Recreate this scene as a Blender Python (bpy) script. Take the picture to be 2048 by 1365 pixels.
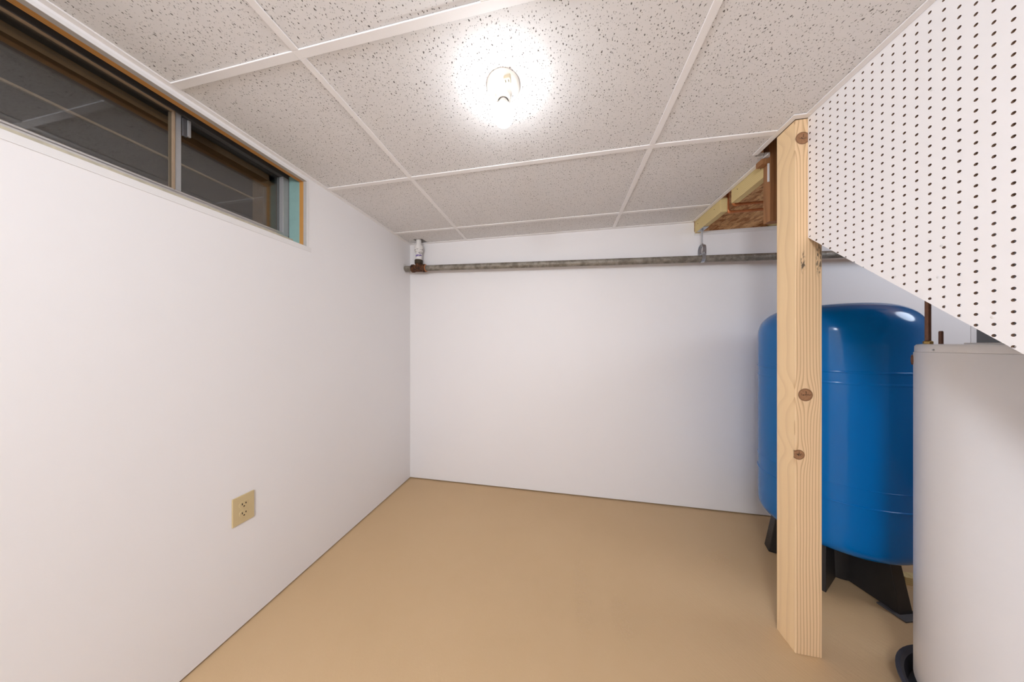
import bpy, bmesh, math, random
from mathutils import Vector, Matrix
random.seed(7)
for o in list(bpy.data.objects):
    bpy.data.objects.remove(o, do_unlink=True)
scene = bpy.context.scene
COL = scene.collection

# ------------------------------------------------------------------ camera, world, lights, exposure
EYE = 1.235
cd = bpy.data.cameras.new('camera')
cd.sensor_width = 36.0
cd.lens = 36.0 * 507.5 / 2048.0
cd.shift_y = 5.8 / 2048.0
cd.clip_start = 0.02
cam = bpy.data.objects.new('camera', cd)
COL.objects.link(cam)
cam.location = (0, 0, EYE)
cam.rotation_euler = (math.radians(90), 0, math.radians(10.759))
scene.camera = cam

w = bpy.data.worlds.new('night')
scene.world = w
w.use_nodes = True
w.node_tree.nodes['Background'].inputs[0].default_value = (0.5, 0.6, 0.8, 1)
w.node_tree.nodes['Background'].inputs[1].default_value = 0.01

BULB = 60.0          # radiance of the bare bulb in view


def point_light(name, loc, power, col, radius):
    l = bpy.data.lights.new(name, 'POINT')
    l.energy = power
    l.color = col
    l.shadow_soft_size = radius
    o = bpy.data.objects.new(name, l)
    COL.objects.link(o)
    o.location = loc
    return o


# fill light added behind the photographer; the basement's other ceiling lamp beyond the stairs
point_light('rear_fill_light', (-0.30, -1.05, 1.93), 86.0, (0.87, 0.92, 1.0), 0.20)
point_light('stair_side_ceiling_lamp', (2.72, 1.20, 2.02), 34.0, (0.75, 0.85, 1.0), 0.30)

vs = scene.view_settings
vs.view_transform = 'Standard'
vs.look = 'None'
vs.gamma = 1.0
vs.use_curve_mapping = False
vs.exposure = 0.02


# ------------------------------------------------------------------ node helpers
class Tree:
    def __init__(self, name):
        self.m = bpy.data.materials.new(name)
        self.m.use_nodes = True
        self.t = self.m.node_tree
        self.b = self.t.nodes['Principled BSDF']
        self.out = self.t.nodes['Material Output']

    def n(self, kind, **kw):
        x = self.t.nodes.new(kind)
        for k, v in kw.items():
            setattr(x, k, v)
        return x

    def put(self, sock, v):
        if isinstance(v, bpy.types.NodeSocket):
            self.t.links.new(v, sock)
        elif isinstance(v, (tuple, list)) and len(v) == 3 and sock.type == 'RGBA':
            sock.default_value = (*v, 1)
        else:
            sock.default_value = v

    def coord(self, kind='Object'):
        return self.n('ShaderNodeTexCoord').outputs[kind]

    def math(self, op, a, b=0.0, c=None, clamp=False):
        x = self.n('ShaderNodeMath', operation=op, use_clamp=clamp)
        self.put(x.inputs[0], a)
        self.put(x.inputs[1], b)
        if c is not None:
            self.put(x.inputs[2], c)
        return x.outputs[0]

    def mapr(self, v, a, b, c=0.0, d=1.0):
        x = self.n('ShaderNodeMapRange')
        x.interpolation_type = 'SMOOTHSTEP'
        for i, q in enumerate((v, a, b, c, d)):
            self.put(x.inputs[i], q)
        return x.outputs[0]

    def sep(self, v):
        x = self.n('ShaderNodeSeparateXYZ')
        self.put(x.inputs[0], v)
        return x.outputs

    def comb(self, a, b, c):
        x = self.n('ShaderNodeCombineXYZ')
        for i, q in enumerate((a, b, c)):
            self.put(x.inputs[i], q)
        return x.outputs[0]

    def scale(self, v, s):
        x = self.n('ShaderNodeMapping')
        self.put(x.inputs[0], v)
        x.inputs['Scale'].default_value = s
        return x.outputs[0]

    def noise(self, v, s, detail=3.0, rough=0.5, dist=0.0):
        x = self.n('ShaderNodeTexNoise')
        self.put(x.inputs['Vector'], v)
        x.inputs['Scale'].default_value = s
        x.inputs['Detail'].default_value = detail
        x.inputs['Roughness'].default_value = rough
        x.inputs['Distortion'].default_value = dist
        return x.outputs

    def voro(self, v, s, rnd=1.0, dim='3D'):
        x = self.n('ShaderNodeTexVoronoi', voronoi_dimensions=dim)
        self.put(x.inputs['Vector'], v)
        x.inputs['Scale'].default_value = s
        x.inputs['Randomness'].default_value = rnd
        return x.outputs

    def mix(self, f, a, b):
        x = self.n('ShaderNodeMix', data_type='RGBA')
        self.put(x.inputs[0], f)
        self.put(x.inputs[6], a)
        self.put(x.inputs[7], b)
        return x.outputs[2]

    def bump(self, h, strength, dist=0.01):
        x = self.n('ShaderNodeBump')
        x.inputs['Strength'].default_value = strength
        x.inputs['Distance'].default_value = dist
        self.put(x.inputs['Height'], h)
        self.put(self.b.inputs['Normal'], x.outputs[0])

    def set(self, col=None, rough=None, metal=None, spec=None, coat=None):
        for k, v in (('Base Color', col), ('Roughness', rough), ('Metallic', metal), ('Specular IOR Level', spec), ('Coat Weight', coat)):
            if v is not None:
                self.put(self.b.inputs[k], v)
        return self.m


def plain(name, col, rough=0.5, metal=0.0, var=0.06, scale=30.0, bump=0.0, spec=0.5, coat=0.0):
    t = Tree(name)
    c = t.coord()
    nz = t.noise(c, scale, 4.0)
    dark = tuple(x * (1 - var) for x in col)
    lite = tuple(min(1, x * (1 + var)) for x in col)
    t.set(t.mix(nz[0], dark, lite), rough, metal, spec, coat)
    if bump:
        t.bump(nz[0], bump, 0.003)
    return t.m


def wall_paint():
    t = Tree('white_wall_paint')
    c = t.coord()
    big = t.noise(c, 1.3, 3.0)
    fine = t.noise(c, 160.0, 3.0)
    t.set(t.mix(big[0], (0.850, 0.822, 0.815), (0.875, 0.848, 0.842)), 0.5, 0.0, 0.35)
    t.bump(fine[0], 0.06, 0.002)
    return t.m


def tile_mat():
    t = Tree('fissured_ceiling_tile')
    c = t.coord()
    warp = t.noise(c, 60.0, 2.0)
    v = t.n('ShaderNodeVectorMath', operation='MULTIPLY_ADD')
    t.put(v.inputs[0], warp[1])
    v.inputs[1].default_value = (0.012, 0.012, 0.0)
    t.put(v.inputs[2], c)
    xyz = t.sep(v.outputs[0])
    flat = t.comb(xyz[0], xyz[1], 0.0)
    # sparse short fissures
    holes = None
    for s, keep, r in ((92.0, 0.48, 0.115), (66.0, 0.55, 0.105), (190.0, 0.60, 0.17)):
        vo = t.voro(t.scale(flat, (1.0, 0.72, 1.0)), s, 1.0, '2D')
        rnd = t.sep(vo[1])
        rad = t.math('MULTIPLY', t.math('GREATER_THAN', rnd[0], keep), t.math('MULTIPLY_ADD', rnd[1], r * 0.7, r * 0.5))
        h = t.mapr(t.math('SUBTRACT', vo[0], rad), -0.04, 0.03, 1.0, 0.0)
        h = t.math('MULTIPLY', h, t.math('GREATER_THAN', rnd[0], keep))
        if s > 100:
            h = t.math('MULTIPLY', h, 0.5)
        holes = h if holes is None else t.math('MAXIMUM', holes, h)
    base = t.mix(t.noise(c, 25.0, 4.0)[0], (0.765, 0.748, 0.740), (0.825, 0.805, 0.795))
    col = t.mix(t.math('MULTIPLY', holes, 0.92), base, (0.085, 0.07, 0.06))
    t.set(col, 0.85, 0.0, 0.2)
    t.bump(t.math('MULTIPLY_ADD', holes, -1.0, t.math('MULTIPLY', t.noise(c, 220.0, 3.0)[0], 0.12)), 0.5, 0.003)
    return t.m


def floor_mat():
    t = Tree('tan_painted_concrete')
    c = t.coord()
    xyz = t.sep(c)
    big = t.noise(c, 2.2, 3.0)
    mid = t.noise(c, 14.0, 5.0, 0.6)
    fine = t.noise(c, 120.0, 4.0, 0.6)
    # brush strokes, running away from the post
    br = t.noise(t.scale(t.comb(t.math('ADD', xyz[0], t.math('MULTIPLY', xyz[1], 0.7)), xyz[1], 0.0), (130.0, 9.0, 1.0)), 1.0, 3.0)
    col = t.mix(big[0], (0.560, 0.372, 0.196), (0.625, 0.430, 0.240))
    col = t.mix(t.math('MULTIPLY', mid[0], 0.35), col, (0.65, 0.47, 0.29))

    def patch(x, y, rx, ry):
        a = t.math('DIVIDE', t.math('SUBTRACT', xyz[0], x), rx)
        b = t.math('DIVIDE', t.math('SUBTRACT', xyz[1], y), ry)
        return t.mapr(t.math('ADD', t.math('MULTIPLY', a, a), t.math('MULTIPLY', b, b)), 0.2, 1.0, 1.0, 0.0)
    m = t.math('MAXIMUM', patch(0.105, 1.30, 0.045, 0.26), patch(0.27, 1.22, 0.05, 0.12))
    m = t.math('MAXIMUM', m, patch(0.90, 1.66, 0.07, 0.07))
    chip = t.noise(c, 75.0, 5.0, 0.65, 0.6)
    h = t.math('MULTIPLY', m, t.mapr(chip[0], 0.50, 0.60, 0.0, 1.0))
    rgt = t.mapr(xyz[0], 0.2, 0.9, 0.15, 1.0)
    hh = t.math('MULTIPLY_ADD', h, 2.5, t.math('MULTIPLY_ADD', t.math('MULTIPLY', br[0], rgt), 0.55, t.math('MULTIPLY_ADD', fine[0], 0.22, t.math('MULTIPLY', mid[0], 0.5))))
    t.set(col, t.mapr(mid[0], 0.3, 0.7, 0.40, 0.52), 0.0, 0.35)
    t.bump(hh, 0.35, 0.004)
    return t.m


def wood(name, lite, dark, freq=55.0, axis=2, across=0, knots=(), contrast=1.0, rough=0.6, stains=()):
    """Plank figure running along `axis`; knots are (u, v, radius) with u across, v along, seen on the face that spans both."""
    t = Tree(name)
    c = t.coord()
    xyz = t.sep(c)
    u = xyz[across]
    v = xyz[axis]
    wv = xyz[({0, 1, 2} - {axis, across}).pop()]
    uu = u
    km = None
    for (a, b, r) in knots:
        du = t.math('SUBTRACT', u, a)
        dv = t.math('SUBTRACT', v, b)
        d2 = t.math('ADD', t.math('MULTIPLY', du, du), t.math('MULTIPLY', t.math('MULTIPLY', dv, dv), 0.30))
        g = t.math('POWER', 2.718, t.math('MULTIPLY', d2, -0.55 / (r * r)))
        uu = t.math('SUBTRACT', uu, t.math('MULTIPLY', t.math('MULTIPLY', du, g), 0.92))
        d = t.math('SQRT', t.math('ADD', t.math('MULTIPLY', du, du), t.math('MULTIPLY', t.math('MULTIPLY', dv, dv), 0.95)))
        k = t.math('SUBTRACT', d, r)
        km = k if km is None else t.math('MINIMUM', km, k)
    wob = t.noise(t.comb(t.math('MULTIPLY', uu, 5.0), t.math('MULTIPLY', wv, 5.0), t.math('MULTIPLY', v, 1.6)), 1.0, 2.0)
    ph = t.math('MULTIPLY_ADD', wob[0], 2.4, t.math('MULTIPLY_ADD', uu, freq * 2.0, t.math('MULTIPLY', wv, freq * 0.5)))
    saw = t.math('FRACT', ph)
    ring = t.mapr(saw, 0.45, 0.97, 0.0, 1.0)
    ring = t.math('MULTIPLY', ring, t.mapr(saw, 0.97, 1.0, 1.0, 0.0))
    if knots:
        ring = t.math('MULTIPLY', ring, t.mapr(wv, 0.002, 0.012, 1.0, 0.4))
    fib = t.noise(t.comb(t.math('MULTIPLY', u, 420.0), t.math('MULTIPLY', wv, 420.0), t.math('MULTIPLY', v, 9.0)), 1.0, 3.0)
    blotch = t.noise(c, 3.5, 3.0)
    col = t.mix(t.math('MULTIPLY', ring, 0.75 * contrast), lite, dark)
    col = t.mix(t.math('MULTIPLY', fib[0], 0.28 * contrast), col, dark)
    col = t.mix(t.math('MULTIPLY', blotch[0], 0.22), col, tuple(x * y for x, y in zip(lite, (1.0, 0.88, 0.68))))
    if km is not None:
        front_shade = t.mapr(wv, 0.002, 0.006, 0.42, 0.0)  # shade of the front face put into its colour, over stronger growth rings
        col = t.mix(front_shade, col, t.mix(ring, (0.66, 0.45, 0.285), (0.36, 0.205, 0.105)))
        kr = t.noise(c, 130.0, 3.0)
        kcol = t.mix(kr[0], (0.20, 0.085, 0.035), (0.46, 0.25, 0.13))
        face = t.mapr(wv, 0.004, 0.010, 1.0, 0.0)
        col = t.mix(t.math('MULTIPLY', face, t.mapr(km, -0.003, 0.003, 1.0, 0.0)), col, kcol)
        edge = t.math('MULTIPLY', t.mapr(km, -0.004, -0.001, 0.0, 1.0), t.mapr(km, 0.0, 0.002, 1.0, 0.0))
        col = t.mix(t.math('MULTIPLY', t.math('MULTIPLY', edge, face), 0.7), col, (0.13, 0.05, 0.02))
        for (a, b, r) in knots:                       # checks in the heart of a knot
            wig = t.math('SUBTRACT', kr[0], 0.5)
            su = t.math('ADD', t.math('SUBTRACT', u, a + 0.08 * r), t.math('MULTIPLY', wig, 0.010))
            sv = t.math('ADD', t.math('SUBTRACT', v, b), t.math('MULTIPLY', wig, 0.026))
            c1 = t.math('MULTIPLY', t.mapr(t.math('ABSOLUTE', su), r * 0.35, r * 0.85, 1.0, 0.0), t.mapr(t.math('ABSOLUTE', sv), 0.0004, 0.0022, 1.0, 0.0))
            c2 = t.math('MULTIPLY', t.mapr(t.math('ABSOLUTE', t.math('SUBTRACT', sv, r * 0.3)), r * 0.2, r * 0.55, 1.0, 0.0), t.mapr(t.math('ABSOLUTE', su), 0.0003, 0.0014, 1.0, 0.0))
            col = t.mix(t.math('MULTIPLY', t.math('MULTIPLY', t.math('MAXIMUM', c1, c2), face), 0.95), col, (0.02, 0.012, 0.008))
    for (a, b, ra, rb) in stains:
        p = t.math('DIVIDE', t.math('SUBTRACT', u, a), ra)
        q = t.math('DIVIDE', t.math('SUBTRACT', v, b), rb)
        e = t.mapr(t.math('ADD', t.math('MULTIPLY', p, p), t.math('MULTIPLY', q, q)), 0.1, 1.0, 1.0, 0.0)
        sn = t.mapr(t.noise(t.scale(c, (160.0, 160.0, 45.0)), 1.0, 4.0)[0], 0.46, 0.58, 0.0, 1.0)
        col = t.mix(t.math('MULTIPLY', t.math('MULTIPLY', e, sn), 0.85), col, (0.05, 0.04, 0.035))
    t.set(col, rough, 0.0, 0.3)
    t.bump(fib[0], 0.12, 0.002)
    return t.m


def osb_mat():
    t = Tree('strand_board')
    c = t.coord()
    xyz = t.sep(c)
    wp = t.noise(c, 9.0, 2.0)
    rot = t.comb(t.math('ADD', xyz[0], t.math('MULTIPLY', wp[0], 0.06)), t.math('MULTIPLY_ADD', xyz[0], -0.45, xyz[2]), xyz[1])
    a = t.voro(t.scale(rot, (24.0, 70.0, 40.0)), 1.0)
    b = t.noise(t.scale(rot, (40.0, 130.0, 60.0)), 1.0, 4.0, 0.6, 0.8)
    r = t.sep(a[1])
    col = t.mix(r[0], (0.42, 0.185, 0.07), (0.78, 0.48, 0.23))
    col = t.mix(t.mapr(b[0], 0.52, 0.66, 0.0, 0.75), col, (0.24, 0.095, 0.04))
    t.set(col, 0.65, 0.0, 0.3)
    t.bump(b[0], 0.25, 0.002)
    return t.m


def pipe_metal():
    t = Tree('dull_galvanised_steel')
    c = t.coord()
    n1 = t.noise(c, 22.0, 5.0, 0.65)
    n2 = t.noise(c, 70.0, 4.0, 0.6)
    col = t.mix(t.mapr(n1[0], 0.35, 0.65), (0.16, 0.135, 0.105), (0.31, 0.28, 0.235))
    col = t.mix(t.mapr(n2[0], 0.62, 0.72, 0.0, 0.55), col, (0.50, 0.48, 0.44))
    x = t.sep(c)[0]
    rust = t.math('MULTIPLY', t.mapr(x, -1.2, -0.85, 1.0, 0.0), t.mapr(n1[0], 0.40, 0.62, 0.0, 0.8))
    col = t.mix(rust, col, (0.26, 0.12, 0.035))
    t.set(col, 0.55, 0.25, 0.4)
    t.bump(n2[0], 0.1, 0.002)
    return t.m


def rust_mat():
    t = Tree('rusty_cast_iron')
    c = t.coord()
    n1 = t.noise(c, 55.0, 5.0, 0.7)
    t.set(t.mix(t.mapr(n1[0], 0.38, 0.64), (0.025, 0.012, 0.008), (0.15, 0.055, 0.018)), 0.7, 0.15, 0.4)
    t.bump(n1[0], 0.4, 0.003)
    return t.m


def pvc_mat():
    t = Tree('white_plastic_pipe_with_purple_primer')
    c = t.coord()
    xyz = t.sep(c)
    n1 = t.noise(t.scale(c, (60, 60, 90)), 1.0, 3.0)
    def band(z, hw, thr, k):
        d = t.math('ABSOLUTE', t.math('SUBTRACT', xyz[2], t.math('MULTIPLY_ADD', xyz[0], 0.12, z)))
        return t.math('MULTIPLY', t.mapr(d, hw * 0.5, hw, 1.0, 0.0), t.mapr(n1[0], thr, thr + 0.06, 0.0, k))
    col = t.mix(band(0.106, 0.011, 0.42, 0.9), (0.80, 0.77, 0.74), (0.13, 0.07, 0.32))
    col = t.mix(band(0.126, 0.005, 0.50, 0.9), col, (0.05, 0.03, 0.10))
    col = t.mix(band(0.156, 0.006, 0.53, 0.85), col, (0.05, 0.045, 0.045))
    col = t.mix(band(0.190, 0.004, 0.56, 0.8), col, (0.06, 0.05, 0.05))
    t.set(col, 0.35, 0.0, 0.5)
    return t.m


def glass_mat():
    t = Tree('window_glass')
    t.t.nodes.remove(t.b)
    tr = t.n('ShaderNodeBsdfTransparent')
    tr.inputs[0].default_value = (0.86, 0.88, 0.87, 1)
    gl = t.n('ShaderNodeBsdfGlossy')
    gl.inputs['Roughness'].default_value = 0.012
    gl.inputs['Color'].default_value = (0.95, 0.95, 0.97, 1)
    lw = t.n('ShaderNodeLayerWeight')
    lw.inputs[0].default_value = 0.5
    fac = t.math('MULTIPLY_ADD', t.math('POWER', lw.outputs['Facing'], 5.0), 0.9, 0.10, clamp=True)
    mx = t.n('ShaderNodeMixShader')
    t.t.links.new(fac, mx.inputs[0])
    t.t.links.new(tr.outputs[0], mx.inputs[1])
    t.t.links.new(gl.outputs[0], mx.inputs[2])
    t.t.links.new(mx.outputs[0], t.out.inputs[0])
    return t.m


def bulb_mat():
    t = Tree('lit_frosted_bulb')
    t.set((0.9, 0.9, 0.9), 0.4)
    t.put(t.b.inputs['Emission Color'], (0.903, 0.949, 1.0))
    t.b.inputs['Emission Strength'].default_value = BULB
    return t.m


M = dict(
    wall=wall_paint(), tile=tile_mat(), floor=floor_mat(), osb=osb_mat(), pipe=pipe_metal(), rust=rust_mat(), pvc=pvc_mat(),
    glass=glass_mat(), bulb=bulb_mat(),
    tee=plain('white_painted_steel', (0.90, 0.875, 0.865), 0.38, 0, 0.02),
    trim=plain('white_plastic_trim', (0.80, 0.775, 0.76), 0.35, 0, 0.02),
    greytrim=plain('grey_unpainted_panel_edge', (0.50, 0.47, 0.44), 0.6, 0, 0.06),
    peg=plain('white_coated_hardboard', (0.925, 0.895, 0.890), 0.32, 0, 0.012),
    pegcore=plain('brown_hardboard_core', (0.20, 0.12, 0.075), 0.8, 0, 0.1),
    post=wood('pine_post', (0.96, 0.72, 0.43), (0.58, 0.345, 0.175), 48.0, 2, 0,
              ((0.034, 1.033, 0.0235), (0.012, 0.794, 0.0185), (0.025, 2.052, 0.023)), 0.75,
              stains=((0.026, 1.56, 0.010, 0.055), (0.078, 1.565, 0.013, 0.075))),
    pine=wood('pressure_treated_pine', (0.72, 0.58, 0.29), (0.50, 0.35, 0.14), 50.0, 1, 2, (), 0.6),
    stain=wood('brown_stained_board', (0.36, 0.175, 0.075), (0.20, 0.085, 0.035), 40.0, 2, 0, (), 0.8),
    stair=wood('raw_stair_lumber', (0.34, 0.22, 0.12), (0.20, 0.12, 0.06), 40.0, 1, 0, (), 0.8),
    orange=wood('varnished_window_buck', (0.62, 0.31, 0.085), (0.42, 0.18, 0.04), 60.0, 2, 0, (), 0.6, 0.45),
    darkwood=plain('dark_brown_weathered_wood', (0.075, 0.042, 0.028), 0.7, 0, 0.3, 20, 0.1),
    brownjamb=plain('brown_window_jamb_wood', (0.24, 0.14, 0.075), 0.6, 0, 0.25, 25, 0.1),
    tanline=plain('tan_wood_edge', (0.36, 0.25, 0.16), 0.6, 0, 0.15),
    teal=plain('teal_foam_board', (0.26, 0.42, 0.385), 0.75, 0, 0.12, 22, 0.15),
    dirty=plain('flaking_cream_sill_paint', (0.56, 0.50, 0.38), 0.8, 0, 0.35, 45, 0.5),
    alu=plain('aluminium', (0.62, 0.60, 0.59), 0.32, 0.85, 0.06, 40),
    alugrey=plain('grey_aluminium_sash', (0.40, 0.39, 0.385), 0.45, 0.3, 0.06, 40),
    darkframe=plain('dark_grey_window_frame', (0.10, 0.094, 0.096), 0.5, 0.2, 0.15),
    black=plain('black_void', (0.012, 0.012, 0.013), 0.9),
    ivory=plain('ivory_plastic', (0.62, 0.49, 0.275), 0.35, 0, 0.03),
    slot=plain('dark_slot', (0.025, 0.012, 0.006), 0.8),
    brass=plain('brass', (0.42, 0.27, 0.09), 0.4, 0.7, 0.15),
    copper=plain('tarnished_copper', (0.58, 0.22, 0.085), 0.38, 0.55, 0.25, 60),
    oldcopper=plain('brown_oxidised_copper', (0.20, 0.10, 0.065), 0.5, 0.55, 0.25, 60),
    zinc=plain('bright_zinc_steel', (0.55, 0.57, 0.60), 0.35, 0.85, 0.12, 50),
    porcelain=plain('cream_porcelain', (0.78, 0.73, 0.66), 0.22, 0, 0.02),
    beige=plain('beige_plastic_insert', (0.56, 0.47, 0.32), 0.4),
    blue=plain('glossy_blue_enamel', (0.0, 0.165, 0.51), 0.13, 0, 0.03, 5, 0, 0.32, 0.0),
    blackplastic=plain('black_plastic', (0.020, 0.018, 0.018), 0.5, 0, 0.2),
    enamel=plain('white_appliance_enamel', (0.77, 0.752, 0.757), 0.28, 0, 0.012),
    pan=plain('dark_plastic_pan', (0.055, 0.05, 0.056), 0.4, 0, 0.2),
    duct=plain('grey_sheet_metal', (0.20, 0.20, 0.205), 0.45, 0.4, 0.1),
    concrete=plain('bare_concrete', (0.20, 0.19, 0.18), 0.9, 0, 0.15),
)

# ------------------------------------------------------------------ mesh helpers
ORG = {}


class MB:
    def __init__(self):
        self.v = []
        self.f = []

    def add(self, vs, fs):
        k = len(self.v)
        self.v += [Vector(p) for p in vs]
        self.f += [tuple(i + k for i in q) for q in fs]
        return self

    def hexa(self, p):
        return self.add(p, [(0, 3, 2, 1), (4, 5, 6, 7), (0, 1, 5, 4), (1, 2, 6, 5), (2, 3, 7, 6), (3, 0, 4, 7)])

    def box(self, x0, x1, y0, y1, z0, z1):
        return self.hexa([(x0, y0, z0), (x1, y0, z0), (x1, y1, z0), (x0, y1, z0), (x0, y0, z1), (x1, y0, z1), (x1, y1, z1), (x0, y1, z1)])

    def prism(self, poly, lo, hi, fn):
        """polygon of 2-d points swept from lo to hi; fn(a, b, h) -> xyz"""
        n = len(poly)
        vs = [fn(a, b, lo) for a, b in poly] + [fn(a, b, hi) for a, b in poly]
        return self.add(vs, [tuple(range(n))[::-1], tuple(range(n, 2 * n))] + [(i, (i + 1) % n, n + (i + 1) % n, n + i) for i in range(n)])

    def lathe(self, prof, c=(0, 0, 0), n=48, axis=(0, 0, 1), close=True):
        c = Vector(c)
        q = Vector((0, 0, 1)).rotation_difference(Vector(axis).normalized())
        vs = []
        for r, z in prof:
            for i in range(n):
                a = 2 * math.pi * i / n
                vs.append(c + q @ Vector((r * math.cos(a), r * math.sin(a), z)))
        fs = []
        for j in range(len(prof) - 1):
            for i in range(n):
                k = (i + 1) % n
                fs.append((j * n + i, j * n + k, (j + 1) * n + k, (j + 1) * n + i))
        if close:
            if prof[0][0] > 1e-6:
                fs.append(tuple(range(n))[::-1])
            if prof[-1][0] > 1e-6:
                fs.append(tuple(range((len(prof) - 1) * n, len(prof) * n)))
        return self.add(vs, fs)

    def rod(self, p0, p1, r, n=20):
        p0, p1 = Vector(p0), Vector(p1)
        return self.lathe([(r, 0), (r, (p1 - p0).length)], p0, n, p1 - p0)

    def tube(self, pts, r, n=16):
        pts = [Vector(p) for p in pts]
        rings = []
        up = Vector((0.3, 0.2, 0.9)).normalized()
        for i, p in enumerate(pts):
            d = (pts[min(i + 1, len(pts) - 1)] - pts[max(i - 1, 0)]).normalized()
            a = d.cross(up)
            if a.length < 1e-3:
                a = d.cross(Vector((1, 0, 0)))
            a.normalize()
            b = d.cross(a)
            rings.append([p + a * r * math.cos(2 * math.pi * k / n) + b * r * math.sin(2 * math.pi * k / n) for k in range(n)])
        vs = [q for ring in rings for q in ring]
        fs = []
        for j in range(len(pts) - 1):
            for k in range(n):
                m = (k + 1) % n
                fs.append((j * n + k, j * n + m, (j + 1) * n + m, (j + 1) * n + k))
        fs.append(tuple(range(n)))
        fs.append(tuple(range((len(pts) - 1) * n, len(pts) * n))[::-1])
        return self.add(vs, fs)

    def build(self, name, mat, parent=None, smooth=False, bevel=0.0, seg=2, org=None):
        if parent is not None:
            o0 = ORG[parent.name]
        else:
            o0 = Vector(org) if org else Vector((0, 0, 0))
        me = bpy.data.meshes.new(name)
        me.from_pydata([p - o0 for p in self.v], [], self.f)
        bm = bmesh.new()
        bm.from_mesh(me)
        bmesh.ops.recalc_face_normals(bm, faces=bm.faces)
        bm.to_mesh(me)
        bm.free()
        me.materials.append(M[mat] if isinstance(mat, str) else mat)
        o = bpy.data.objects.new(name, me)
        COL.objects.link(o)
        if parent is not None:
            o.parent = parent
        else:
            o.location = o0
        ORG[o.name] = o0
        if smooth:
            for p in me.polygons:
                p.use_smooth = True
            e = o.modifiers.new('angle', 'EDGE_SPLIT')
            e.split_angle = math.radians(38)
        if bevel:
            b = o.modifiers.new('bevel', 'BEVEL')
            b.width = bevel
            b.segments = seg
            b.limit_method = 'ANGLE'
            b.angle_limit = math.radians(40)
        return o


def tag(o, label=None, cat=None, group=None, kind=None):
    for k, v in (('label', label), ('category', cat), ('group', group), ('kind', kind)):
        if v:
            o[k] = v
    return o


def root(name, loc, label=None, cat=None, group=None, kind=None):
    o = bpy.data.objects.new(name, None)
    o.empty_display_size = 0.05
    COL.objects.link(o)
    o.location = loc
    ORG[o.name] = Vector(loc)
    return tag(o, label, cat, group, kind)


def B(*a):
    return MB().box(*a)


# ------------------------------------------------------------------ the setting
XL, YB = -1.358, 2.121           # left wall face, back wall face
ZT = 2.1445                      # underside of the ceiling grid
DECK = 2.46                      # underside of the floor above
XE = 2.576                       # where the back wall stops
YR = -2.0                        # rear wall
XR = 3.25                        # far right wall
GX, GY = -0.807, 0.6592          # crossing of the ceiling grid
XP = 0.962                       # face of the pegboard
WZ0, WZ1, WY0, WY1 = 1.767, 2.122, -0.20, 1.150   # window opening

tag(B(-1.80, XR + 0.1, YR - 0.1, 3.3, -0.06, 0.0).build('floor', 'floor'), 'tan painted concrete floor with a few rough trowel marks', None, None, 'structure')

m = MB()
g = 0.006
m.box(XL - 0.0205, XL, YR, WY0, 0.008, DECK)
m.box(XL - 0.0205, XL, WY1 + g, YB + 0.01, 0.008, DECK)
m.box(XL - 0.0205, XL, WY0, WY1 + g, 0.008, WZ0 - g)
m.box(XL - 0.0205, XL, WY0, WY1 + g, WZ1 + g, DECK)
tag(m.build('wall_left', 'wall'), 'smooth white left wall with the strip window', None, None, 'structure')

m = MB()
m.box(XL - 0.02, 0.985, YB, YB + 0.012, 0.009, DECK)
m.box(0.985, XE, YB, YB + 0.012, 0.009, 2.073)
tag(m.build('wall_back', 'wall'), 'smooth white back wall behind the blue tank', None, None, 'structure')
tag(B(XE - 0.0235, XE + 0.004, YB - 0.0025, YB + 0.10, 0.006, 2.073).build('trim_2', 'trim', bevel=0.0015), 'white corner trim ending the back wall', None, None, 'structure')
tag(B(0.985, XE, YB - 0.004, YB - 0.0003, 2.046, 2.0735).build('trim_1', 'trim'), 'white strip capping the back wall under the strand board', None, None, 'structure')
tag(B(XL - 0.03, XR, YR - 0.02, YR, 0, DECK).build('wall_rear', 'wall'), 'white wall behind the viewer', None, None, 'structure')
tag(B(XR, XR + 0.02, YR, 3.2, 0, DECK).build('wall_right', 'concrete'), 'bare concrete wall beyond the stairs', None, None, 'structure')
tag(B(XE - 0.2, XR, 3.15, 3.2, 0, DECK).build('wall_far', 'concrete'), 'bare concrete wall beyond the end of the back wall', None, None, 'structure')
tag(B(XE - 0.03, XE - 0.02, YB + 0.1, 3.15, 0, DECK).build('wall_passage', 'concrete'), 'concrete side of the dark passage', None, None, 'structure')

# suspended ceiling: tiles, tees and wall angle, each a piece of its own
ceil = root('ceiling', (0, 0, ZT), 'suspended ceiling of speckled tiles in a white grid', None, None, 'structure')
cx = (XL, GX, GX + 1.2192)


def zc(x, y):                    # the grid sags a little towards the post
    return 0.0 if x < cx[2] else -0.014 * (x - cx[2]) / 0.53 * max(0.0, min(1.0, (1.9 - y) / 0.55))


def slab(poly, z0, z1):
    n = len(poly)
    mb = MB()
    mb.add([(x, y, ZT + z0 + zc(x, y)) for x, y in poly] + [(x, y, ZT + z1 + zc(x, y)) for x, y in poly],
           [tuple(range(n))[::-1], tuple(range(n, 2 * n))] + [(i, (i + 1) % n, n + (i + 1) % n, n + i) for i in range(n)])
    return mb


rows = [GY + 0.6096 * k for k in (-4, -3, -2, -1, 0, 1, 2)]
rows = [YR] + rows[0:] + [YB]
XC0, XC1, XC2 = XP, 0.9205, 0.968          # right edge of the ceiling: pegboard, post, stair opening


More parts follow.
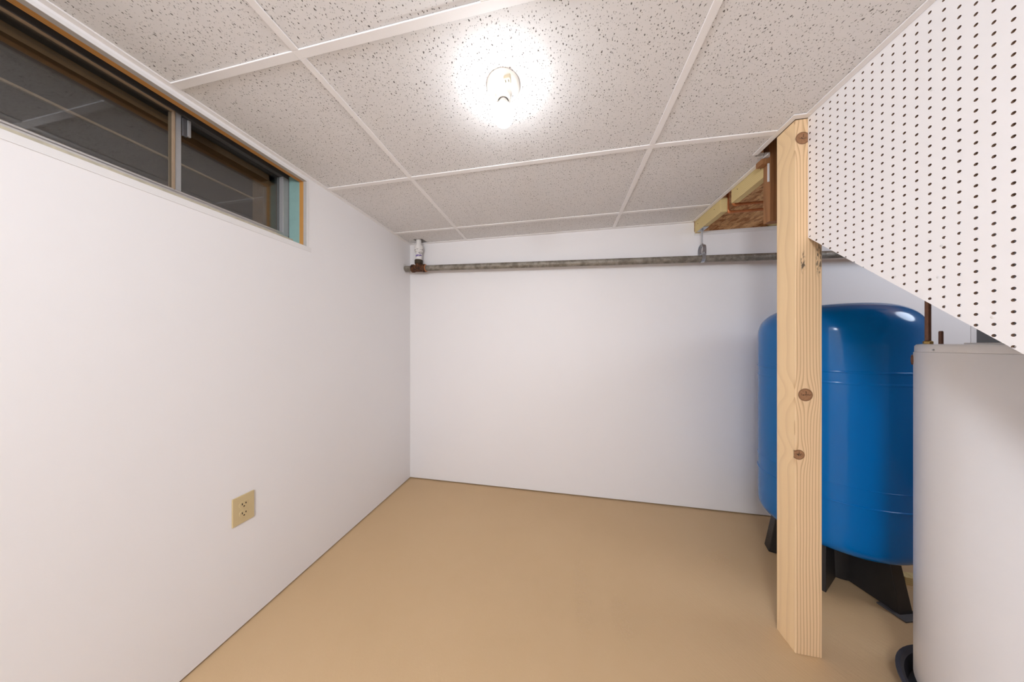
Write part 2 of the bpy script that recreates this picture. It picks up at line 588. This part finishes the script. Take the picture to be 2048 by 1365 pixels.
def right_edge(y0, y1):
    """points of the right boundary, from y0 to y1"""
    br = [(-9, XC0), (1.204, XC0), (1.204, XC1), (1.42, XC1), (1.42, 0.984), (2.2, 0.984)]
    pts = []
    for (ya, xa), (yb, xb) in zip(br[:-1], br[1:]):
        if yb < y0 or ya > y1:
            continue
        if ya == yb:
            pts += [(xa, ya), (xb, yb)]
            continue
        for y in (max(ya, y0), min(yb, y1)):
            pts.append((xa + (xb - xa) * (y - ya) / (yb - ya), y))
    out = []
    for p in pts:
        if not out or (Vector(p) - Vector(out[-1])).length > 1e-6:
            out.append(p)
    return out


T0, T1 = 0.0048, 0.021
for r, (y0, y1) in enumerate(zip(rows[:-1], rows[1:])):
    near = y1 <= GY + 1e-6
    cols = [(cx[0], cx[1]), (cx[1], cx[1] + 0.6096), (cx[1] + 0.6096, cx[2])] if near else [(cx[0], cx[1]), (cx[1], cx[2])]
    for x0, x1 in cols:
        if y0 > 1.5 and y1 > 1.9 and x0 == cx[0]:            # corner tile notched round the white riser
            hx0, hx1, hy = -1.262, -1.184, 2.016
            slab([(x0, y0), (x1, y0), (x1, hy), (x0, hy)], T0, T1).build('ceiling_tile', 'tile', ceil)
            slab([(x0, hy), (hx0, hy), (hx0, y1), (x0, y1)], T0, T1).build('ceiling_tile', 'tile', ceil)
            slab([(hx1, hy), (x1, hy), (x1, y1), (hx1 + 0.02, y1)], T0, T1).build('ceiling_tile', 'tile', ceil)
            continue
        lift = 0.0008 if (near and abs(y1 - GY) < 1e-6 and abs(x0 - cx[1]) < 1e-6) else 0.0
        g = 0.003
        slab([(x0 + g, y0 + g), (x1 - g, y0 + g), (x1 - g, y1 - g), (x0 + g, y1 - g)], T0 + lift, T1 + lift).build('ceiling_tile', 'tile', ceil)
    e = right_edge(y0 + 0.003, y1 - 0.003)
    slab([(cx[2] + 0.003, y0 + 0.003)] + e + [(cx[2] + 0.003, y1 - 0.003)], T0, T1).build('ceiling_tile', 'tile', ceil)

W = 0.0119


def tee(poly):
    slab(poly, 0.0, 0.0046).build('ceiling_tee', 'tee', ceil, bevel=0.0008, seg=1)


for x in (cx[1], cx[2]):                                       # main runners
    for y0, y1 in zip(rows[:-1], rows[1:]):
        tee([(x - W, y0 + W), (x + W, y0 + W), (x + W, y1 - (W if y1 < YB else 0.021)), (x - W, y1 - (W if y1 < YB else 0.021))])
for y in rows[1:-1]:                                           # cross tees
    for x0, x1 in ((XL + 0.021, cx[1] - W), (cx[1] - W, cx[2] + W)):
        tee([(x0, y - W), (x1, y - W), (x1, y + W), (x0, y + W)])
    xe = (XP - 0.021) if y < 1.2 else (0.899 if y < 1.42 else 0.9635)
    tee([(cx[2] + W, y - W), (xe, y - W), (xe, y + W), (cx[2] + W, y + W)])
for y0, y1 in zip(rows[:-2], rows[1:-1]):                      # two-foot pieces in the near rows
    if y1 <= GY + 1e-6:
        x = cx[1] + 0.6096
        tee([(x - W, y0 + W), (x + W, y0 + W), (x + W, y1 - W), (x - W, y1 - W)])


def angle(p, dz=0.0):
    slab(p, dz, 0.0044 + dz).build('wall_angle', 'tee', ceil)


angle([(XL, YR), (XL + 0.021, YR), (XL + 0.021, YB), (XL, YB)])
angle([(XL + 0.021, YB - 0.021), (0.9635, YB - 0.021), (0.984, YB), (XL + 0.021, YB)])
angle([(XP - 0.021, YR), (XP - 0.001, YR), (XP - 0.001, 1.183), (XP - 0.021, 1.183)], -0.0005)
angle([(0.899, 1.183), (XP - 0.001, 1.183), (XP - 0.001, 1.2035), (0.9195, 1.2035)], -0.0010)
angle([(0.899, 1.183), (0.9195, 1.2035), (0.9195, 1.40), (0.899, 1.40)], -0.0012)
angle([(0.9635, 1.40), (0.984, 1.42), (0.984, 2.10), (0.9635, 2.10)], -0.0005)

tag(B(XL - 0.25, XR + 0.02, YR - 0.02, 3.2, DECK, DECK + 0.03).build('ceiling_deck', 'osb'), 'strand board deck of the floor above', None, None, 'structure')

# ------------------------------------------------------------------ window
win = root('window_1', (-1.49, 0.6, WZ0), 'long dark strip window set high in the left wall', None, None, 'structure')
a, b, c_ = XL, -1.3796, -1.405
F0 = -1.479
# white trim round the opening, proud of the wall
for bx in ((XL, XL + 0.0022, WY0, WY1 + 0.024, WZ0 - 0.0245, WZ0), (XL, XL + 0.0022, WY1, WY1 + 0.010, WZ0, WZ1), (XL, XL + 0.0022, WY0, WY1 + 0.01, WZ1, WZ1 + 0.012)):
    B(*bx).build('casing_strip', 'trim', win)
B(b, a, WY1, WY1 + 0.0055, WZ0, WZ1 + 0.005).build('jamb_edge', 'greytrim', win)
B(b, a, WY0, WY1, WZ1, WZ1 + 0.0055).build('head_edge', 'greytrim', win)
B(c_, b, WY1, WY1 + 0.03, WZ0, WZ1 + 0.03).build('jamb_buck', 'orange', win)
t_or = wood('varnished_head_buck', (0.56, 0.27, 0.075), (0.38, 0.16, 0.035), 60.0, 1, 0, (), 0.6, 0.45)
B(c_, b - 0.0001, WY0, WY1, WZ1 + 0.0004, WZ1 + 0.03).build('head_buck', t_or, win)
B(F0, c_, WY1 + 0.001, WY1 + 0.03, WZ0, 2.16).build('jamb_foam', 'teal', win)
B(F0, c_, WY0, WY1, 2.19, 2.20).build('head_recess', 'darkwood', win)
B(c_ - 0.002, c_, WY0, WY1, WZ1 + 0.03, 2.20).build('head_recess_front', 'darkwood', win)
B(F0, XL, WY0, WY1, WZ0 - 0.0055, WZ0).build('window_sill', 'trim', win)
B(F0 + 0.0, -1.448, WY0, WY1, WZ0, 1.812).build('sill_ledge', 'dirty', win)
# aluminium slider
B(-1.545, F0, WY0, WY1, 1.800, 1.832).build('frame_sill', 'alu', win, bevel=0.002)
B(-1.500, F0 - 0.001, WY0, WY1, 1.832, 1.842).build('sill_track', 'alu', win, bevel=0.003)
B(-1.545, F0, WY0, WY1 + 0.02, 2.146, 2.19).build('frame_head', 'darkframe', win, bevel=0.002)
B(-1.496, F0 - 0.001, WY0, WY1 - 0.42, 2.1435, 2.1455).build('head_seal', 'tanline', win)
B(-1.520, F0, 1.122, WY1 + 0.004, 1.83, 2.146).build('frame_stile', 'alugrey', win, bevel=0.002)
B(-1.480, F0 + 0.003, WY1 + 0.0005, WY1 + 0.006, 1.80, 2.18).build('frame_gasket', 'darkframe', win)
mu = B(-1.512, -1.482, 0.730, 0.747, 1.838, 2.146).build('mullion', 'alugrey', win, bevel=0.0015)
B(-1.510, -1.480, 0.7255, 0.7295, 1.838, 2.146).build('sash_edge', 'tanline', win)
la = B(-1.482, -1.474, 0.7475, 0.7585, 2.065, 2.136).build('latch', 'darkframe', win, bevel=0.001)
B(-1.4805, -1.470, 0.759, 0.768, 2.070, 2.136).build('latch_tab', 'alugrey', la, bevel=0.001)
B(-1.496, -1.492, WY0, 0.7255, 1.838, 2.146).build('pane', 'glass', win)
B(-1.508, -1.504, 0.747, 1.122, 1.838, 2.146).build('pane', 'glass', win)
# the shallow dark well outside
B(-1.70, -1.546, WY0 - 0.05, WY1 + 0.04, 2.150, 2.19).build('well_head', 'darkwood', win)
B(-1.60, -1.547, WY0 - 0.05, WY1 + 0.04, 2.118, 2.150).build('well_head_lip', 'brownjamb', win)
B(-1.66, -1.547, 1.103, WY1 + 0.04, 1.78, 2.150).build('well_jamb', 'brownjamb', win)
B(-1.66, -1.650, WY0, 1.103, 2.028, 2.036).build('well_ledger', 'tanline', win)
B(-1.70, -1.547, WY0 - 0.05, WY1 + 0.04, 1.76, 1.80).build('well_sill', 'darkwood', win)
B(-1.72, -1.70, WY0 - 0.05, WY1 + 0.04, 1.76, 2.19).build('well_back', 'black', win)

# ------------------------------------------------------------------ post, pegboard, stairs
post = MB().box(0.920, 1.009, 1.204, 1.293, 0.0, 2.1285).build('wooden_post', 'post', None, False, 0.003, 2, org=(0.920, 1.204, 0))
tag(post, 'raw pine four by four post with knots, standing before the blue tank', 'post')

# pegboard with real holes
PIT, PY0, PZ0, PR, PT = 0.02528, 0.7407, 1.3550, 0.0035, 0.0055
YF = 1.2035                                     # far edge, against the post
bot = lambda y: 1.6555 + (y - 1.2035) * 0.932      # sloping lower edge
peg = root('pegboard', (XP, 0.6, 1.2), 'white perforated hardboard with sloping lower edge hung beside the post', 'pegboard')
ztop = 2.131
vs, fs, core = [], [], []
key = {}


def vid(x, y, z):
    k = (round(x, 5), round(y, 5), round(z, 5))
    if k not in key:
        key[k] = len(vs)
        vs.append((x, y, z))
    return key[k]


ang12 = [math.pi / 12 * (2 * i + 1) for i in range(12)]
sq = []
for i in range(12):                             # matching points on the cell outline
    ca, sa = math.cos(ang12[i]), math.sin(ang12[i])
    s = 0.5 / max(abs(ca), abs(sa))
    px, pz = ca * s, sa * s
    sq.append([px, pz])
for i in (1, 4, 7, 10):                         # snap the diagonals to the corners
    sq[i] = [math.copysign(0.5, sq[i][0]), math.copysign(0.5, sq[i][1])]
k0, k1 = -32, 19
for ky in range(k0, k1):
    yc = PY0 + ky * PIT
    ya, yb = yc - PIT / 2, min(yc + PIT / 2, YF)
    if ya >= YF:
        continue
    for kz in range(-60, 32):
        zcn = PZ0 + kz * PIT
        if zcn + PIT < bot(ya) - 0.01 or zcn - PIT / 2 > ztop:
            continue
        for side, x in ((0, XP), (1, XP + PT)):
            ring = [vid(x, yc + PR * math.cos(q), zcn + PR * math.sin(q)) for q in ang12]
            outer = [vid(x, min(yc + p[0] * PIT, YF), min(zcn + p[1] * PIT, ztop)) for p in sq]
            for i in range(12):
                j = (i + 1) % 12
                fs.append((ring[i], ring[j], outer[j], outer[i]))
        f_ = [vid(XP, yc + PR * math.cos(q), zcn + PR * math.sin(q)) for q in ang12]
        b_ = [vid(XP + PT, yc + PR * math.cos(q), zcn + PR * math.sin(q)) for q in ang12]
        for i in range(12):
            core.append(len(fs))
            fs.append((f_[i], f_[(i + 1) % 12], b_[(i + 1) % 12], b_[i]))
me = bpy.data.meshes.new('panel')
o0 = ORG[peg.name]
me.from_pydata([Vector(p) - o0 for p in vs], [], fs)
me.materials.append(M['peg'])
me.materials.append(M['pegcore'])
for i in core:
    me.polygons[i].material_index = 1
bm = bmesh.new()
bm.from_mesh(me)
nrm = Vector((0, -0.932, 1)).normalized()
bmesh.ops.bisect_plane(bm, geom=bm.verts[:] + bm.edges[:] + bm.faces[:], plane_co=Vector((XP, 1.2035, 1.6555)) - o0, plane_no=nrm, clear_inner=True)
yn = PY0 + (k0 - 0.5) * PIT
fr = [((YF, bot(YF)), (YF, ztop)), ((yn, bot(yn)), (YF, bot(YF))), ((yn, bot(yn)), (yn, ztop))]
for (p, q) in fr:
    qv = [bm.verts.new(Vector((x, y, z)) - o0) for x, (y, z) in ((XP, p), (XP, q), (XP + PT, q), (XP + PT, p))]
    bm.faces.new(qv).material_index = 0
bm.to_mesh(me)
bm.free()
po = bpy.data.objects.new('panel', me)
COL.objects.link(po)
po.parent = peg
ORG[po.name] = o0
for (y, z) in ((0.846, 1.487), (0.937, 1.433), (0.768, 1.296), (0.863, 1.905), (1.198, 2.128), (1.205, 1.640), (0.852, 1.408)):
    y = min(y, 1.196)
    z = max(z, bot(y) + 0.012)
    MB().lathe([(0.0026, 0), (0.0030, 0.0006), (0.0018, 0.0012)], (XP, y, z), 10, (-1, 0, 0)).build('screw', 'trim', peg)

# stair carriage behind the pegboard
st = root('staircase', (1.4, 0.6, 1.4), 'wooden staircase hidden behind the pegboard', 'staircase')
so = lambda y: bot(y) + 0.30
for x in (1.012, 1.86):
    MB().prism([(-0.6, so(-0.6)), (1.40, so(1.40)), (1.40, so(1.40) + 0.25), (-0.6, so(-0.6) + 0.25)], x, x + 0.038, lambda p, q, h: (h, p, q)).build('stringer', 'stair', st)
for k in range(8):
    y = -0.55 + 0.235 * k
    B(1.05, 1.86, y, y + 0.26, so(y) + 0.17, so(y) + 0.195).build('tread', 'stair', st)
    B(1.05, 1.86, y + 0.235, y + 0.25, so(y) + 0.195, so(y) + 0.385).build('riser', 'stair', st)

# ------------------------------------------------------------------ framing round the stair opening


def board(name, p, mat, bevel=0.003):
    return MB().hexa(p).build(name, mat, None, False, bevel, 2, org=p[0])


def slant(y0, y1, xa, xb, z0, z1, th):
    return [(xa, y0, z0), (xa + th, y0, z0), (xb + th, y1, z0), (xb, y1, z0), (xa, y0, z1), (xa + th, y0, z1), (xb + th, y1, z1), (xb, y1, z1)]


lb = root('ceiling_lumber', (1.0, 1.58, 2.06), 'longer treated pine board edging the ceiling, nearest the brown header', 'lumber', 'pine boards edging the stair opening')
MB().hexa(slant(1.462, 1.704, 0.9860, 0.9860, 2.060, 2.149, 0.038)).build('plank', 'pine', lb, bevel=0.003)
la2 = root('ceiling_lumber', (1.0, 1.96, 2.06), 'shorter treated pine board edging the ceiling, above the pipe hanger', 'lumber', 'pine boards edging the stair opening')
MB().hexa(slant(1.803, 2.116, 0.9860, 0.9860, 2.060, 2.149, 0.038)).build('plank', 'pine', la2, bevel=0.003)
for par, y, x in ((lb, 1.48, 0.986), (lb, 1.65, 0.986), (la2, 1.87, 0.986), (la2, 2.07, 0.986)):
    MB().lathe([(0.0028, 0), (0.0022, 0.001)], (x, y, 2.112), 8, (-1, 0, 0)).build('nail', 'slot', par)
tag(B(0.951, 0.9815, 1.421, 1.46, 2.100, 2.126).build('header_block', 'stain', org=(0.951, 1.421, 2.1), bevel=0.002), 'small brown block against the ceiling beside the post top', 'block')
hd = root('header_board', (1.1, 1.44, 1.823), 'brown stained header board hanging behind the post', 'board')
B(0.983, 1.90, 1.4215, 1.46, 1.823, DECK - 0.001).build('plank', 'stain', hd, bevel=0.002)
B(0.9755, 0.9825, 1.4205, 1.424, 2.012, 2.099).build('paper_strip', 'trim', hd)
tag(B(0.99, XE, YB + 0.013, YB + 0.03, 2.03, DECK - 0.001).build('rim_board', 'osb', org=(0.99, YB + 0.013, 2.03)), 'orange strand board above the back wall behind the copper pipes', 'board')
tag(B(1.46, 2.4, YB - 0.04, YB + 0.0125, 2.0745, 2.105).build('top_plate', 'pine', org=(1.46, YB - 0.04, 2.0745), bevel=0.002), 'pale pine plate lying on top of the back wall behind the post', 'lumber')


def elbow_path(x, y, z, top, far, r=0.018):
    pts = [(x, y, top), (x, y, z + r)]
    for i in range(1, 7):
        t = math.pi / 2 * i / 6
        pts.append((x + r - r * math.cos(t), y, z + r - r * math.sin(t)))
    return pts + [(far, y, z)]


for lab, y, z in (('upper copper pipe turning from upright to level before the strand board', 1.770, 2.083),
                  ('lower copper pipe turning from upright to level before the strand board', 1.822, 2.064)):
    cp = root('copper_pipe', (1.036, y, z), lab, 'pipe', 'copper pipes in the stair opening')
    MB().tube(elbow_path(1.036, y, z, 2.45, 2.35), 0.0079).build('tube', 'copper', cp, smooth=True)
    MB().tube(elbow_path(1.036, y, z, z + 0.036, 1.072), 0.0096).build('elbow', 'copper', cp, smooth=True)

# ------------------------------------------------------------------ drain pipe along the back wall
PYP = 2.046
pz = lambda x: 1.8715 - 0.025 * x
RX = -1.226
dp = root('drain_pipe', (RX, PYP, pz(RX)), 'long grey steel drain pipe with rusty tee along the back wall', 'pipe')
MB().rod((XL + 0.001, PYP, pz(XL)), (2.55, PYP, pz(2.55)), 0.0242, 28).build('pipe_run', 'pipe', dp, smooth=True)
d = Vector((1, 0, -0.025)).normalized()
c0 = Vector((RX, PYP, pz(RX)))
tf = MB().lathe([(0.030, -0.066), (0.0345, -0.062), (0.0345, -0.044), (0.030, -0.040), (0.031, 0.040), (0.0345, 0.044), (0.0345, 0.062), (0.030, 0.066)], c0, 28, d)
tf.lathe([(0.029, 0.0), (0.029, 0.036)], c0, 28)
tf = tf.build('tee_fitting', 'rust', dp, smooth=True)
MB().lathe([(0.027, 0.066), (0.031, 0.067), (0.031, 0.071), (0.026, 0.072)], c0, 28, d).build('orange_collar', 'copper', tf, smooth=True)
MB().lathe([(0.030, 0.036), (0.035, 0.040), (0.0355, 0.066), (0.033, 0.072)], c0, 28).build('riser_collar', plain('dark_iron_collar', (0.05, 0.035, 0.02), 0.6, 0.3, 0.3, 60), tf, smooth=True)
rs = MB().lathe([(0.0255, 0.072), (0.0255, 0.140), (0.0345, 0.141), (0.0345, 0.197), (0.0215, 0.198), (0.0215, 0.36)], c0, 28)
tag(rs.build('riser', 'pvc', dp, smooth=True), 'white plastic riser with purple primer marks')
MB().lathe([(0.026, 0.0), (0.040, 0.0), (0.040, 0.0022), (0.026, 0.003)], (XL, PYP, pz(XL)), 28, (1, 0, 0), False).build('wall_flange', 'trim', dp, smooth=True)

hg = root('pipe_hanger', (1.001, PYP, 1.82), 'zinc clevis hanger holding the grey drain pipe from a rod', 'hanger')
HX = 1.001
hz = pz(HX)


def ribbon(pts, x0, x1, th):
    """flat strap following a path in the YZ plane"""
    mb = MB()
    n = len(pts)
    out = []
    for i, p in enumerate(pts):
        a_ = Vector(pts[max(i - 1, 0)])
        b_ = Vector(pts[min(i + 1, n - 1)])
        dd = (b_ - a_).normalized()
        nn = Vector((-dd.y, dd.x)) * th
        out.append((Vector(p), Vector(p) + nn))
    v, f = [], []
    for p, q in out:
        v += [(x0, p.x, p.y), (x1, p.x, p.y), (x1, q.x, q.y), (x0, q.x, q.y)]
    for i in range(n - 1):
        k = 4 * i
        for j in range(4):
            f.append((k + j, k + (j + 1) % 4, k + 4 + (j + 1) % 4, k + 4 + j))
    f += [(0, 1, 2, 3), (4 * n - 4, 4 * n - 3, 4 * n - 2, 4 * n - 1)]
    return mb.add(v, f)


low = [(PYP - 0.0255, hz + 0.050)] + [(PYP - 0.0255 * math.cos(t), hz - 0.0255 * math.sin(t)) for t in [math.pi * i / 14 for i in range(15)]] + [(PYP + 0.0255, hz + 0.050)]
ribbon(low, HX - 0.011, HX + 0.011, -0.0022).build('lower_strap', 'zinc', hg)
up = [(PYP - 0.031, hz + 0.018)] + [(PYP - 0.031 * math.cos(t), hz + 0.066 + 0.034 * math.sin(t)) for t in [math.pi * i / 14 for i in range(15)]] + [(PYP + 0.031, hz + 0.018)]
ribbon(up, HX - 0.011, HX + 0.011, 0.0022).build('upper_yoke', 'zinc', hg)
MB().rod((HX, PYP - 0.041, hz + 0.034), (HX, PYP + 0.041, hz + 0.034), 0.004, 12).build('cross_bolt', 'zinc', hg)
MB().lathe([(0.007, 0), (0.007, 0.005)], (HX, PYP - 0.0415, hz + 0.034), 6, (0, 1, 0)).build('bolt_head', 'zinc', hg)
MB().rod((HX, PYP, hz + 0.090), (HX, PYP, 2.058), 0.0048, 12).build('rod', 'zinc', hg, smooth=True)
MB().lathe([(0.0085, 0), (0.0085, 0.007)], (HX, PYP, hz + 0.1025), 6).build('nut', 'zinc', hg)
MB().lathe([(0.010, 0), (0.010, 0.008), (0.006, 0.012)], (HX, PYP, 2.044), 6).build('nut', 'zinc', hg)
B(0.988, 1.022, 2.00, 2.085, 2.0568, 2.0598).build('ceiling_plate', 'zinc', hg)

# ------------------------------------------------------------------ bare-bulb lampholder
LX, LY = -0.1975, 0.876
LZ = ZT + T0
lf = root('ceiling_lampholder', (LX, LY, LZ), 'round cream porcelain lampholder screwed to the ceiling tile', 'light fixture')
MB().lathe([(0.0585, 0), (0.0585, -0.008), (0.056, -0.014), (0.048, -0.021), (0.036, -0.026), (0.030, -0.030), (0.027, -0.040)], (LX, LY, LZ), 56, close=False).build('base', 'porcelain', lf, smooth=True)
MB().lathe([(0.0265, -0.036), (0.0255, -0.050), (0.0215, -0.056), (0.0185, -0.056), (0.0185, -0.045)], (LX, LY, LZ), 40, close=False).build('socket', 'porcelain', lf, smooth=True)
ins = B(LX + 0.010, LX + 0.034, LY - 0.049, LY - 0.029, LZ - 0.0290, LZ - 0.012).build('outlet_insert', 'beige', lf, bevel=0.003)
for dx in (0.016, 0.026):
    B(LX + dx, LX + dx + 0.0022, LY - 0.045, LY - 0.037, LZ - 0.0296, LZ - 0.0288).build('slot', 'slot', ins)
for dx, dy in ((-0.026, -0.020), (-0.028, 0.018), (0.030, 0.016)):
    MB().lathe([(0.0038, -0.0275), (0.003, -0.029), (0.0, -0.029)], (LX + dx, LY + dy, LZ), 12, close=False).build('screw', 'zinc', lf)
bz = LZ - 0.046
lbulb = root('light_bulb', (LX, LY, bz), 'glowing white frosted bulb hanging bare from the ceiling', 'bulb')
MB().lathe([(0.0125, 0.0), (0.0130, -0.006), (0.0165, -0.012), (0.0225, -0.024), (0.0295, -0.036), (0.0, -0.0362)], (LX, LY, bz), 40).build('neck', 'porcelain', lbulb, smooth=True)
gl = [(0.0296, -0.0364)]
for i in range(1, 17):
    t = -0.62 + (math.pi / 2 + 0.62) * i / 16
    gl.append((0.0365 * math.cos(t) if i < 16 else 0.0, -0.0580 - 0.0370 * math.sin(t)))
MB().lathe(gl, (LX, LY, bz), 40, close=False).build('globe', 'bulb', lbulb, smooth=True)

# ------------------------------------------------------------------ wall outlet
OY, OZ = 0.867, 0.5185
ol = root('wall_outlet', (XL, OY, OZ), 'ivory duplex outlet with cover plate low on the left wall', 'outlet')
B(XL, XL + 0.0055, OY - 0.0395, OY + 0.0395, OZ - 0.0605, OZ + 0.0605).build('cover_plate', 'ivory', ol, bevel=0.004, seg=3)
for s in (-1, 1):
    zc_ = OZ + s * 0.0195
    pts = []
    for i in range(24):
        t = 2 * math.pi * i / 24
        pts.append((OY + 0.0172 * math.cos(t), zc_ + max(-0.0142, min(0.0142, 0.0172 * math.sin(t)))))
    rc = MB().prism(pts, XL + 0.004, XL + 0.0072, lambda p, q, h: (h, p, q)).build('receptacle', 'ivory', ol, bevel=0.0006)
    for dy, hh in ((-0.0064, 0.0042), (0.0064, 0.0034)):
        B(XL + 0.0070, XL + 0.0076, OY + dy - 0.0017, OY + dy + 0.0017, zc_ + 0.0025 - hh, zc_ + 0.0025 + hh).build('slot', 'slot', rc)
    MB().lathe([(0.0029, 0), (0.0029, 0.0006)], (XL + 0.0070, OY, zc_ - 0.0085), 10, (1, 0, 0)).build('slot', 'slot', rc)
MB().lathe([(0.003, 0), (0.0026, 0.0014), (0, 0.0014)], (XL + 0.0055, OY, OZ), 12, (1, 0, 0)).build('screw', 'ivory', ol)

# ------------------------------------------------------------------ blue pressure tank
TX, TY, TR = 1.476, 1.717, 0.290
tk = root('pressure_tank', (TX, TY, 0), 'tall glossy blue steel pressure tank on black feet', 'tank')
prof = []
for i in range(0, 11):                                 # lower head
    t = math.pi / 2 * i / 10
    prof.append((0.18 + (TR - 0.18) * math.sin(t) ** 0.75, 0.300 - 0.088 * math.cos(t) ** 0.75))
prof = [(0.02, 0.205), (0.12, 0.207)] + prof
for z in (0.40, 0.60, 0.80, 1.00, 1.20):
    prof.append((TR, z))
N_ = 22
for i in range(N_ + 1):                                # flattened top head
    t = math.pi / 2 * i / N_
    prof.append((TR * max(0.0, math.cos(t)) ** 0.50, 1.295 + 0.152 * math.sin(t)))
MB().lathe(prof, (TX, TY, 0), 96).build('shell', 'blue', tk, smooth=True)


def ring(z, h, k):
    return MB().lathe([(TR - 0.002, -h), (TR + k * 0.7, -h * 0.6), (TR + k, 0), (TR + k * 0.7, h * 0.6), (TR - 0.002, h)], (TX, TY, z), 96, close=False)


for z, h, k in ((1.102, 0.006, 0.0030), (1.048, 0.010, 0.0008), (0.562, 0.004, 0.0014), (0.480, 0.006, 0.0034)):
    ring(z, h, k).build('weld_seam', 'blue', tk, smooth=True)
for ang in (285, 219, 162, 103, 43):
    t = math.radians(ang)
    e1 = Vector((math.cos(t), math.sin(t), 0))
    e2 = Vector((-math.sin(t), math.cos(t), 0))
    C0 = Vector((TX, TY, 0))
    hw = 0.034
    q = []
    for z, r0, r1, w_ in ((0.0 if ang != 285 else 0.006, 0.06, 0.262, hw), (0.225, 0.06, 0.228, hw * 0.82)):
        for r_, s in ((r0, -1), (r1, -1), (r1, 1), (r0, 1)):
            q.append(C0 + e1 * r_ + e2 * s * w_ + Vector((0, 0, z)))
    lg = MB().hexa(q).build('leg', 'blackplastic', tk, bevel=0.003)
    if ang != 285:
        continue
    q = []
    for z in (0.0, 0.008):
        for r_, s in ((0.20, -1), (0.288, -1), (0.288, 1), (0.20, 1)):
            q.append(C0 + e1 * r_ + e2 * s * 0.052 + Vector((0, 0, z)))
    MB().hexa(q).build('foot_plate', plain('dusty_black_plastic', (0.10, 0.095, 0.10), 0.6) if 'dusty_black_plastic' not in bpy.data.materials else bpy.data.materials['dusty_black_plastic'], lg, bevel=0.002)
MB().lathe([(0.10, 0.006), (0.10, 0.22)], (TX, TY, 0), 32).build('base_hub', 'blackplastic', tk, smooth=True)

tag(B(1.735, 2.10, 1.652, 1.692, 0, 0.040).build('wood_offcut', 'pine', None, False, 0.002, 2, org=(1.735, 1.652, 0)), 'short wood offcut lying on the floor beyond the blue tank', 'offcut')

# ------------------------------------------------------------------ water heater in its pan
HCX, HCY, HR = 1.4217, 0.9815, 0.2543
pn = root('drain_pan', (HCX, HCY, 0), 'dark round plastic drain pan under the white water heater', 'pan')
MB().lathe([(0.0, 0.001), (0.268, 0.001), (0.276, 0.006), (0.284, 0.056), (0.290, 0.058), (0.290, 0.064), (0.280, 0.066), (0.272, 0.060), (0.264, 0.012), (0.0, 0.010)], (HCX, HCY, 0), 72, close=False).build('tray', 'pan', pn, smooth=True)
wh = root('water_heater', (HCX, HCY, 0.0101), 'tall white cylindrical water heater under the pegboard', 'water heater')
MB().lathe([(0.225, 0.0103), (0.225, 0.062), (HR - 0.004, 0.066), (HR, 0.070), (HR, 1.204), (HR - 0.002, 1.2075)], (HCX, HCY, 0), 96).build('jacket', 'enamel', wh, smooth=True)
ld = MB().lathe([(HR - 0.0030, 1.2076), (HR - 0.0018, 1.2084), (HR - 0.0022, 1.2270), (HR - 0.006, 1.2330), (HR - 0.014, 1.2345), (0.0, 1.2345)], (HCX, HCY, 0), 96).build('lid', 'enamel', wh, smooth=True)
B(HCX - 0.215, HCX - 0.075, HCY - 0.075, HCY + 0.035, 1.2340, 1.2385).build('cover_plate', 'enamel', ld, bevel=0.002)
hv = Vector((1.179 - HCX, 1.056 - HCY, 0)).normalized()
MB().lathe([(0.0032, 0), (0.0026, 0.002), (0.0, 0.002)], Vector((HCX, HCY, 1.2155)) + hv * (HR - 0.002), 10, hv).build('screw', 'zinc', ld)
nb = MB().lathe([(0.0105, 1.2345), (0.0105, 1.243), (0.007, 1.246)], (1.274, 1.153, 0), 6).build('pipe_nut', 'brass', wh)
MB().rod((1.274, 1.153, 1.244), (1.274, 1.153, 1.92), 0.0064, 16).build('supply_pipe', 'oldcopper', wh, smooth=True)
MB().lathe([(0.0048, 1.2345), (0.0048, 1.277), (0.0036, 1.280), (0.0, 1.280)], (1.306, 1.150, 0), 14, close=False).build('short_stub', 'oldcopper', wh, smooth=True)
tv = Vector((1.2445 - HCX, 1.170 - HCY, 0)).normalized()
MB().lathe([(0.013, -0.01), (0.013, 0.004), (0.019, 0.006), (0.017, 0.010), (0.006, 0.0115)], Vector((HCX, HCY, 1.178)) + tv * (HR - 0.0065), 16, tv).build('relief_valve', 'oldcopper', wh, smooth=True)

# something of sheet metal in the dark beyond the end of the back wall
du = root('sheet_metal_duct', (2.9, 2.45, 0.9), 'grey sheet metal duct in the dark gap past the back wall', 'duct')
MB().hexa([(2.62, 2.35, 0.9), (3.05, 2.35, 0.9), (3.05, 2.75, 0.9), (2.62, 2.75, 0.9), (2.70, 2.35, 2.3), (3.13, 2.35, 2.3), (3.13, 2.75, 2.3), (2.70, 2.75, 2.3)]).build('duct_body', 'duct', du, bevel=0.004)
B(2.60, 3.10, 2.33, 2.77, 0.0, 0.90).build('duct_stand', 'duct', du)
